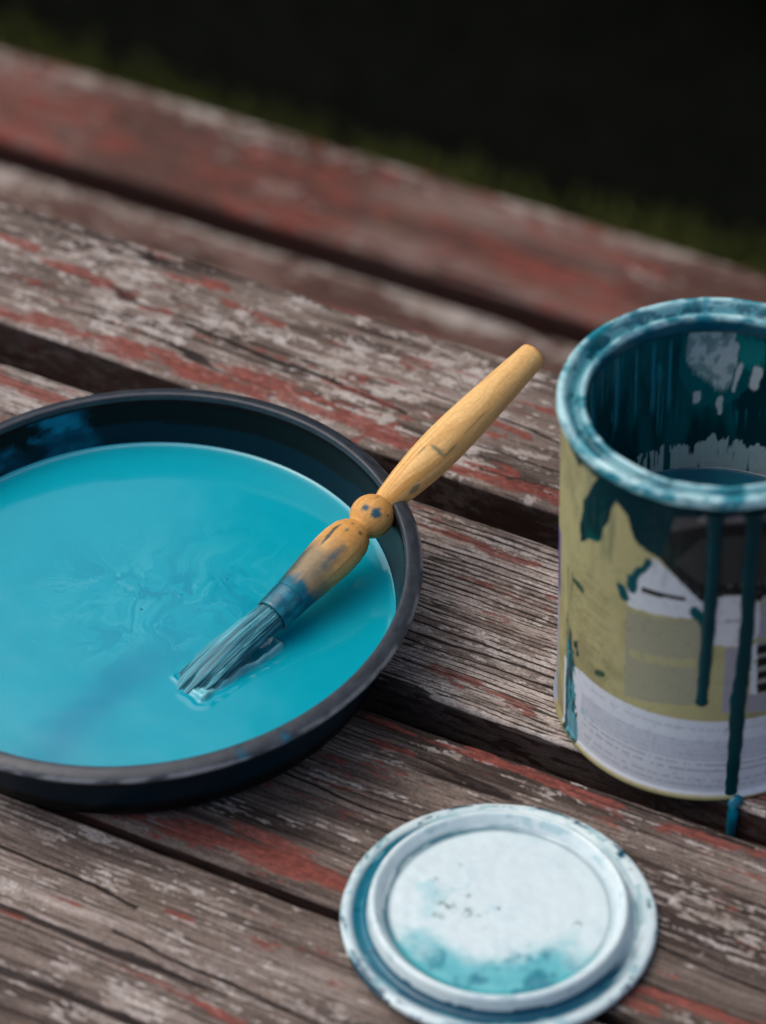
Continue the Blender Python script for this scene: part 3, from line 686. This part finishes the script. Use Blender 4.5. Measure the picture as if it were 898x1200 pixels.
# ------------------------------------------------------------------ lid
LX, LY = .0356, -.2165
lid = empty("can_lid", (LX, LY, .0012), "round white paint can lid stained with teal paint lying on the boards", "lid")
lid.rotation_euler = (-.022, .020, 0)
lid_p = [(.0005, .0008), (.040, .0008), (.050, .0004), (.0535, .0006), (.0546, .0016), (.0545, .0030), (.0535, .0040), (.0515, .0041), (.0490, .0036), (.0475, .0031), (.0466, .0034), (.0456, .0042), (.0451, .0070),
         (.0447, .0090), (.0441, .0099), (.0432, .0102), (.0424, .0099), (.0416, .0089), (.0404, .0074), (.0392, .0064), (.0380, .0060), (.0366, .0060),(.0345, .0062), (.0300, .0062), (.0285, .0064), (.02, .0065), (.0005, .0066)]
lid_p = resample(smooth_prof(lid_p, 1), .0006)
def lid_col(PH, R, Z):
    a = (np.degrees(PH) + 180) % 360 - 180; r = R * 1000
    x, y = R * np.cos(PH), R * np.sin(PH)
    f1 = fbm(x * 90, y * 90, 131, 4, .55); f2 = fbm(x * 300, y * 300, 132, 3); f3 = fbm(a * .05, r * .9, 133, 3)
    C = np.broadcast_to(lin(210, 226, 226), PH.shape + (3,)).copy()
    C = mix(C, np.broadcast_to(lin(196, 216, 220), C.shape), sstep(.0, .5, f1) * .5)
    topside = Z > .0007
    put = lambda C, m, col: mix(C, np.broadcast_to(col, C.shape), np.clip(m, 0, 1) * topside)
    d_ang = np.abs((a - (-135) + 180) % 360 - 180)                     # strongest at lower left
    strong = 1 - sstep(70, 125, d_ang + 25 * f3)
    gro = np.exp(-((r - 47.6) / 2.7) ** 2) * (Z < .0055)
    C = put(C, gro * strong * 1.9, lin(0, 74, 96)); C = put(C, gro * (1 - strong) * sstep(-.2, .3, f1 + f3) * .7, lin(96, 160, 164))
    wide = np.exp(-((r - 47.6) / 2.6) ** 2) * (Z < .0055) * (1 - sstep(25, 65, np.abs((a - 170 + 180) % 360 - 180) + 10 * f3)) * sstep(-.5, .0, f2 + .3)
    C = put(C, wide * 1.2, lin(20, 106, 126))
    ing = np.exp(-((r - 39.0) / 1.1) ** 2)
    C = put(C, ing * (.35 + .65 * (1 - sstep(60, 120, np.abs((a - 175 + 180) % 360 - 180)))) * sstep(-.5, .1, f3 + .2), lin(16, 100, 118))
    C = put(C, np.exp(-((r - 38.2) / .7) ** 2) * .65, lin(96, 128, 134))
    # crescent of thin paint over the near part of the disc
    cres = sstep(19, 29, r + 5 * f1) * (r < 39.5) * (1 - sstep(40, 72, np.abs(a + 95) + 22 * f1))
    C = put(C, cres * .85, lin(50, 170, 178)); C = put(C, cres * sstep(.0, .35, f1 + .2 * f2 - .002 * np.abs(a + 120)) * .75, lin(0, 104, 126))
    wash = sstep(.1, .5, f1) * (r < 38) * (np.abs((a - 185 + 180) % 360 - 180) < 60)
    C = put(C, wash * .35, lin(120, 196, 200))
    # grey-green dried flecks
    spots = [(a0, r0, s0) for a0, r0, s0 in ((176, 15, 2.4), (172, 19, 2.0), (-172, 22, 1.6), (147, 26.6, 1.2), (117, 25.4, 1.3), (-155, 7.4, 1.4), (-175, 10.5, 2.6), (-165, 13, 1.8), (-17, 27.8, 1.3), (160, 23, 1.4), (-120, 10, .9), (150, 12, .8), (110, 15, .6), (-40, 22, .6), (20, 30, .5))]
    for a0, r0, s0 in spots:
        px, py = r0 * math.cos(math.radians(a0)), r0 * math.sin(math.radians(a0))
        m = (1 - sstep(.3, 1.3, np.hypot(x * 1000 - px, y * 1000 - py) / s0 + 1.5 * f2)) * sstep(-.25, .25, fbm(x * 900, y * 900, 140, 2))
        C = put(C, m * .65, lin(108, 138, 132))
    # edge chips of dark paint
    edge = (r > 50.5) * sstep(.12, .36, fbm(a * .07, r * .35, 134, 4, .6) + .34 * (np.exp(-((a - 85) / 30) ** 2) + 1.2 * np.exp(-((a + 140) / 40) ** 2) + .8 * np.exp(-((a - 38) / 12) ** 2) + .7 * np.exp(-((a + 95) / 14) ** 2)) - .12)
    C = put(C, 1.3 * edge * sstep(50.5, 52.8, r + 2.2 * f2), lin(0, 72, 92))
    C = put(C, (r > 49) * sstep(.25, .45, fbm(a * .16, r * .8, 135, 3)) * .6, lin(120, 176, 182))
    ringst = (Z > .0070) * sstep(.1, .4, fbm(a * .10, r * .5, 136, 3))
    C = put(C, ringst * .5, lin(130, 178, 184))
    return C
def lid_dis(PH, R, Z):
    x, y = R * np.cos(PH), R * np.sin(PH)
    k = sstep(.0007, .002, Z)
    return R + .00025 * fbm(np.degrees(PH) * .08, Z * 300, 137, 3) * (R > .0525), Z + k * (.00018 * fbm(x * 220, y * 220, 138, 3) + .0003 * fbm(x * 30, y * 30, 139, 2))
enamel = attr_mat("white_enamel", rough=.24, spec=.5, noise_scale=260, noise_amt=.05, bump=.15, bump_scale=300, bump_dist=.0005)
i1 = int(np.argmin(np.hypot(lid_p[:, 0] - .0466, lid_p[:, 1] - .0034))); i2 = int(np.argmin(np.hypot(lid_p[:, 0] - .0380, lid_p[:, 1] - .0060)))
lathe("flange", lid_p[:i1 + 1], enamel, None, lid, lid_col, nphi=560, displace=lid_dis)
lathe("sealing_ring", lid_p[i1:i2 + 1], enamel, None, lid, lid_col, nphi=560, displace=lid_dis)
lathe("centre_disc", lid_p[i2:], enamel, None, lid, lid_col, nphi=560, displace=lid_dis)

# ------------------------------------------------------------------ brush
B0 = np.array([-.0416, -.0855, .0263]); BD = np.array([.6660, .7380, .1880]); BD /= np.linalg.norm(BD)
brush = empty("paintbrush", tuple(B0), "round paintbrush with turned wooden handle resting across the saucer rim", "paintbrush")
toc = -np.array(fw); bx = toc - (toc @ BD) * BD; bx /= np.linalg.norm(bx)      # side turned up to the viewer
by = np.cross(BD, bx)
BM = np.stack([bx, by, BD], 1)
def brush_lathe(name, prof, mat, colour, nphi=140):
    o = lathe(name, prof, mat, None, brush, colour, nphi=nphi)
    me = o.data; n = len(me.vertices); co = np.empty(n * 3, np.float32); me.vertices.foreach_get("co", co)
    me.vertices.foreach_set("co", (co.reshape(-1, 3) @ BM.T).astype(np.float32).ravel()); me.update()
    return o
def handle_col(PH, R, Z):
    a = (np.degrees(PH) + 180) % 360 - 180; s = Z * 1000
    g = fbm(a * .10 + .4 * fbm(a * .02, s * .03, 151, 2) * 10, s * .035, 152, 4, .6); g2 = fbm(a * .35, s * .06, 153, 3)
    C = mix(np.broadcast_to(lin(212, 156, 86), PH.shape + (3,)), np.broadcast_to(lin(238, 192, 122), PH.shape + (3,)), sstep(-.4, .5, g))
    C = mix(C, np.broadcast_to(lin(164, 108, 54), C.shape), sstep(.25, .6, g2) * .35)
    C = mix(C, np.broadcast_to(lin(236, 196, 132), C.shape), sstep(66, 110, s) * .4)
    C = mix(C, np.broadcast_to(lin(208, 150, 78), C.shape), sstep(34, 46, s) * (1 - sstep(60, 68, s)) * .45)
    put = lambda C, m, col: mix(C, np.broadcast_to(col, C.shape), np.clip(m, 0, 1))
    n1 = fbm(a * .03, s * .16, 154, 3); n2 = fbm(a * .1, s * .4, 155, 3)
    # paint wiped up the lower part of the handle
    C = put(C, (1 - sstep(23, 37, s + 7 * n1 + .07 * a + .0008 * a * a)) * .78, lin(120, 118, 100))
    C = put(C, np.exp(-((s - 29 - .12 * a) / 10) ** 2 - ((a - 4) / 11) ** 2 - .0 * n2) * sstep(-.5, .1, n2 + .2) * (s > 16) * (s < 37) * .8, lin(72, 98, 104))
    C = put(C, 1 - sstep(12.5, 18, s + 3.5 * n1 + 1.5 * n2), lin(16, 96, 116))
    C = put(C, (1 - sstep(5, 15, s + 4 * n2)) * sstep(0, .4, n1 + .2), lin(28, 128, 148))
    C = put(C, sstep(40, 80, -a + 20 * n1) * (1 - sstep(26, 34, s + 3 * n2)) * .8, lin(38, 74, 76))
    # spots on the ball and elsewhere
    for s0, a0, rs, ra, col in ((55.2, 4, 2.2, 17, lin(0, 84, 104)), (54.0, -30, 1.6, 13, lin(0, 76, 94)), (58.5, 30, .6, 5, lin(70, 80, 70)), (61, -30, .7, 4, lin(80, 76, 56)), (46, -26, .7, 4, lin(70, 74, 60)), (45, 10, .9, 8, lin(104, 100, 80)), (47.5, 40, .8, 10, lin(120, 116, 96)),
                                (42, -20, 1.2, 6, lin(120, 116, 92)), (38, -46, 5, 6, lin(64, 70, 66)), (34, -42, 4, 5, lin(70, 80, 76)), (75, 40, 3, 14, lin(140, 128, 92)), (92, -4, 1.4, 26, lin(142, 132, 100)), (96, 26, 5, 4, lin(142, 130, 96)), (88, -34, 3, 4, lin(150, 130, 90)), (112, 20, 8, 3, lin(170, 140, 90))):
        m = 1 - sstep(.55, 1.1, np.hypot((s - s0) / rs, (a - a0) / ra) + .35 * n2)
        C = put(C, m * .96, col)
    C = put(C, sstep(153.4, 154.2, s) * .8, lin(196, 132, 62))
    return C
hp = [(.0066, .0), (.0068, .004), (.0072, .010), (.0079, .018), (.0087, .027), (.0091, .034), (.0090, .0395), (.0081, .0445), (.0066, .0475), (.0053, .0489), (.0051, .0494)]
hp += [(.0084 * math.sin(t), .0567 - .0084 * math.cos(t)) for t in np.linspace(.68, 2.56, 15)]
hp += [(.0047, .0642), (.0053, .0665), (.0066, .076), (.0077, .088), (.0081, .098), (.0080, .108), (.0074, .122), (.0064, .140), (.0056, .1530), (.0054, .1540), (.0048, .1545), (.0003, .1546)]
hp = resample(hp, .0007)
handle_mat = attr_mat("turned_wood", rough=.46, spec=.22, noise_scale=700, noise_amt=.14, bump=.2, bump_scale=900, bump_dist=.0003)
hand = hp[hp[:, 1] > .0098]
brush_lathe("handle", hand, handle_mat, handle_col)
fer = [(.0003, .0006), (.0058, .0006), (.0062, -.0006), (.0066, -.0008), (.0069, -.0002), (.0070, .002), (.0072, .006), (.0073, .0095), (.0071, .0106), (.0064, .0110)]
brush_lathe("ferrule", resample(fer, .0006), glossy_dry, lambda P, R, Z: handle_col(P, R, Z) * .95)

def bristles():
    tips = np.array([-.0742, -.1134, .0160])
    ax = tips - B0; ax /= np.linalg.norm(ax)
    hx = np.cross(ax, [0, 0, 1.]); hx /= np.linalg.norm(hx); hz = np.cross(hx, ax)
    V, F, Cc, off = [], [], [], 0
    cols = lambda sh: mix(lin(4, 78, 96), lin(92, 178, 190), np.clip(sh, 0, 1) ** 1.2)
    # the mass of hair stuck together by the paint, with long furrows
    nu, nv = 46, 150
    t = np.linspace(0, 1, nu)[:, None]; th = np.linspace(0, 2 * np.pi, nv + 1)[None, :-1]
    furrow = .7 * fbm(th * 9.4 + 1.0 * t, t * 1.6, 201, 3, .7) + .25 * noise(th * 26 + 2 * t, t * 3, 204)
    wid = .0057 + .0024 * t - .0016 * sstep(.86, 1, t); thk = .0056 - .0040 * t - .0006 * sstep(.85, 1, t)
    lng = 1 - .16 * np.abs(np.cos(th)) ** 2 + .16 * noise(th * 5.1, 0 * th, 202) - .04
    k = 1 + .20 * furrow * sstep(0, .25, t)
    cen = B0 + (tips - B0) * .5
    tt = (t * lng)[..., None]
    P = B0 + (tips - B0) * tt + hz * (.0012 * np.sin(np.pi * tt)) + hx * (np.cos(th) * wid * k)[..., None] + hz * (np.sin(th) * thk * k)[..., None]
    P[..., 2] = np.maximum(P[..., 2], PZ - .0005)
    V.append(P.reshape(-1, 3)); F.append(grid_faces(nu, nv, closed_v=True)[:, ::-1]); off = nu * nv
    Cc.append(cols(.32 + 1.25 * furrow + .3 * fbm(th * 14, t * 2.5, 203, 2) + .25 * t).reshape(-1, 3))
    nst, ns, nr = 2000, 16, 4
    for k in range(nst):
        a0 = random.uniform(0, 2 * math.pi); rr = random.uniform(.80, 1.03)
        L = 1 - .16 * math.cos(a0) ** 2 + random.uniform(-.20, .09)
        tq = np.linspace(0.02, 1, ns)
        w_ = (.0057 + .0024 * tq) * rr; h_ = (.0056 - .0040 * tq) * rr
        drift = random.uniform(-.26, .26) + .10 * math.sin(a0 * 9)
        aa = a0 + drift * tq ** 2
        P = B0 + (tips - B0) * (tq * L)[:, None] + hz * (.0012 * np.sin(np.pi * tq * L))[:, None] + hx * (np.cos(aa) * w_)[:, None] + hz * (np.sin(aa) * h_)[:, None]
        P[:, 2] = np.maximum(P[:, 2] - .0012 * tq, PZ - .0003)
        tg = np.gradient(P, axis=0); tg /= np.linalg.norm(tg, axis=1)[:, None]
        a = np.cross(tg, [0, 0, 1.]); a /= np.linalg.norm(a, axis=1)[:, None]; b = np.cross(a, tg)
        rad = (.00010 + .00014 * random.random()) * (1 - .6 * np.linspace(0, 1, ns) ** 3)[:, None]
        V.append(np.stack([P + rad * (a * math.cos(2 * math.pi * j / nr) + b * math.sin(2 * math.pi * j / nr)) for j in range(nr)], 1).reshape(-1, 3))
        F.append(grid_faces(ns, nr, closed_v=True) + off); off += ns * nr
        sh = .36 + .34 * math.sin(a0 * 11 + 1) + random.uniform(-.30, .30)
        Cc.append(np.repeat(cols(np.full(ns, sh) + .15 * tq), nr, 0))
    return np.concatenate(V) - B0, np.concatenate(F), np.clip(np.concatenate(Cc), .002, .7)
V, F, C = bristles()
o = raw_mesh("bristles", V, F, attr_mat("wet_bristles", rough=.34, spec=.3), {"Col": C}, brush); o["kind"] = "stuff"

# ------------------------------------------------------------------ ground behind the bench
GZ = -.75
gm, N, L, P = new_mat("dark_soil")
nz = N.new("ShaderNodeTexNoise"); nz.inputs["Scale"].default_value = 9; nz.inputs["Detail"].default_value = 8
cr = N.new("ShaderNodeValToRGB"); cr.color_ramp.elements[0].color = (.010, .010, .007, 1); cr.color_ramp.elements[1].color = (.030, .027, .018, 1)
tc = N.new("ShaderNodeTexCoord"); L.new(tc.outputs["Object"], nz.inputs[0]); L.new(nz.outputs[0], cr.inputs[0]); L.new(cr.outputs[0], P.inputs["Base Color"])
P.inputs["Roughness"].default_value = .95; P.inputs["Specular IOR Level"].default_value = .1
g = np.linspace(-1, 1, 61); g = np.sign(g) * np.abs(g) ** 3 * 120
GX, GY = np.meshgrid(g, g, indexing='ij')
gnd = raw_mesh("ground", np.stack([GX, GY, GZ + .02 * fbm(GX * .7, GY * .7, 171, 3)], -1).reshape(-1, 3), grid_faces(61, 61)[:, ::1], gm)
gnd["kind"] = "structure"

def blade_field(name, count, place, mat_cols, hgt, wid, lean=.5):
    m, N, L, P = new_mat(name + "_leaf")
    at = N.new("ShaderNodeAttribute"); at.attribute_name = "Col"; L.new(at.outputs["Color"], P.inputs["Base Color"])
    P.inputs["Roughness"].default_value = .75; P.inputs["Specular IOR Level"].default_value = .15
    base, dirv, side, hh, ww, cc = place(count)
    V = np.stack([base - side * ww[:, None], base + side * ww[:, None], base + dirv * hh[:, None] * .6 + side * ww[:, None] * .9, base + dirv * hh[:, None] * .6 - side * ww[:, None] * .9,
                  base + dirv * hh[:, None] + np.array([0, 0, -.1]) * hh[:, None] * lean], 1)
    n = count; i = np.arange(n) * 5
    F4 = np.stack([i, i + 1, i + 2, i + 3], -1); F3 = np.stack([i + 3, i + 2, i + 4], -1)
    return raw_mesh(name, V.reshape(-1, 3), F4, m, {"Col": np.repeat(cc, 5, 0)}, None, F3=F3)

def unit(v): return v / np.linalg.norm(v, axis=-1, keepdims=True)
def place_grass(n):
    s = rng.uniform(-1.3, 1.3, n); q = .55 + .62 * (1 - np.sqrt(rng.random(n) * .999)) ** .55 + .02 * noise(s * 9, s * 0, 5)
    z = GZ + .0 * s
    base = np.stack([DR[0] * s + NN[0] * q, DR[1] * s + NN[1] * q, z - .005], -1)
    d = unit(np.stack([rng.normal(0, .35, n), rng.normal(0, .35, n), np.ones(n)], -1)); side = unit(np.cross(d, rng.normal(0, 1, (n, 3))))
    c = mix(lin(104, 114, 48), lin(150, 150, 78), rng.random(n))
    return base, d, side, rng.uniform(.012, .028, n), rng.uniform(.0007, .0014, n), c
o = blade_field("grass_strip", 220000, place_grass, None, 0, 0); o["kind"] = "stuff"
o["label"] = "dim strip of green grass beyond the bench"

hedge = empty("hedge", (float(NN[0] * 1.45), float(NN[1] * 1.45), GZ), "dark shaded foliage filling the background behind the grass strip", "hedge")
def hedge_q(z): return 1.13 - .20 * sstep(.30, .55, z) + .05 * sstep(.9, 1.25, z)  # unseen overhang, shaped to shade the foot of the hedge
def hedge_h(s): return 1.2 + 1.25 * sstep(-.80, -.58, s + .05 * noise(s * 9, 0 * s, 183))  # unseen taller right end, added to darken the reflection in the tray paint
def place_hedge(n):
    s = rng.uniform(-1.7, 1.7, n); H = hedge_h(s); z = .26 + (H - .26) * rng.random(n)
    q = hedge_q(z) + np.abs(rng.normal(0, .025, n)) + .03 * fbm(s * 4, z * 4, 181, 2)
    base = np.stack([DR[0] * s + NN[0] * q, DR[1] * s + NN[1] * q, GZ + z], -1)
    d = unit(rng.normal(0, 1, (n, 3)) + np.array([-NN[0], -NN[1], -.35]) * .8); side = unit(np.cross(d, rng.normal(0, 1, (n, 3))))
    c = mix(lin(20, 28, 14), lin(34, 40, 20), rng.random(n))
    return base, d, side, rng.uniform(.025, .05, n), rng.uniform(.008, .014, n), c
o = blade_field("leaves", 42000, place_hedge, None, 0, 0); o["kind"] = "stuff"
o.parent = hedge; o.matrix_parent_inverse = Matrix.Translation(hedge.location).inverted()
# dense inner growth behind the leaves
s_ = np.linspace(-1.8, 1.8, 60); z_ = np.linspace(0, 1.18, 30)
prof = [(float(hedge_q(z)) + .05, z) for z in z_] + [(q, 1.18) for q in np.linspace(1.1, 1.7, 8)] + [(1.72, z) for z in z_[::-1]]
SS = s_[:, None] + 0 * np.array(prof)[None, :, 0]; ZP = np.array(prof)[None, :, 1] / 1.18 * (hedge_h(SS) - .02)
QQ = np.where(np.array(prof)[None, :, 0] < 1.25, np.where(np.array(prof)[None, :, 1] < 1.17, hedge_q(ZP) + .05, np.array(prof)[None, :, 0]), np.array(prof)[None, :, 0] + 0 * SS) + .015 * fbm(SS * 5, np.array(prof)[None, :, 1] * 5, 191, 3); ZZ = np.array(prof)[None, :, 1] / 1.18 * (hedge_h(SS) - .02) 
tw, N, L, P = new_mat("twigs")
nz = N.new("ShaderNodeTexNoise"); nz.inputs["Scale"].default_value = 30
cr = N.new("ShaderNodeValToRGB"); cr.color_ramp.elements[0].color = (.012, .013, .008, 1); cr.color_ramp.elements[1].color = (.034, .034, .022, 1)
tc = N.new("ShaderNodeTexCoord"); L.new(tc.outputs["Object"], nz.inputs[0]); L.new(nz.outputs[0], cr.inputs[0]); L.new(cr.outputs[0], P.inputs["Base Color"]); P.inputs["Roughness"].default_value = 1; P.inputs["Specular IOR Level"].default_value = 0
o = raw_mesh("inner_growth", np.stack([DR[0] * SS + NN[0] * QQ, DR[1] * SS + NN[1] * QQ, GZ + ZZ], -1).reshape(-1, 3), grid_faces(*SS.shape), tw, None, None)
o.parent = hedge; o.matrix_parent_inverse = Matrix.Translation(hedge.location).inverted()

# the bench planks and table boards are children whose meshes were built in world space
bpy.context.view_layer.update()
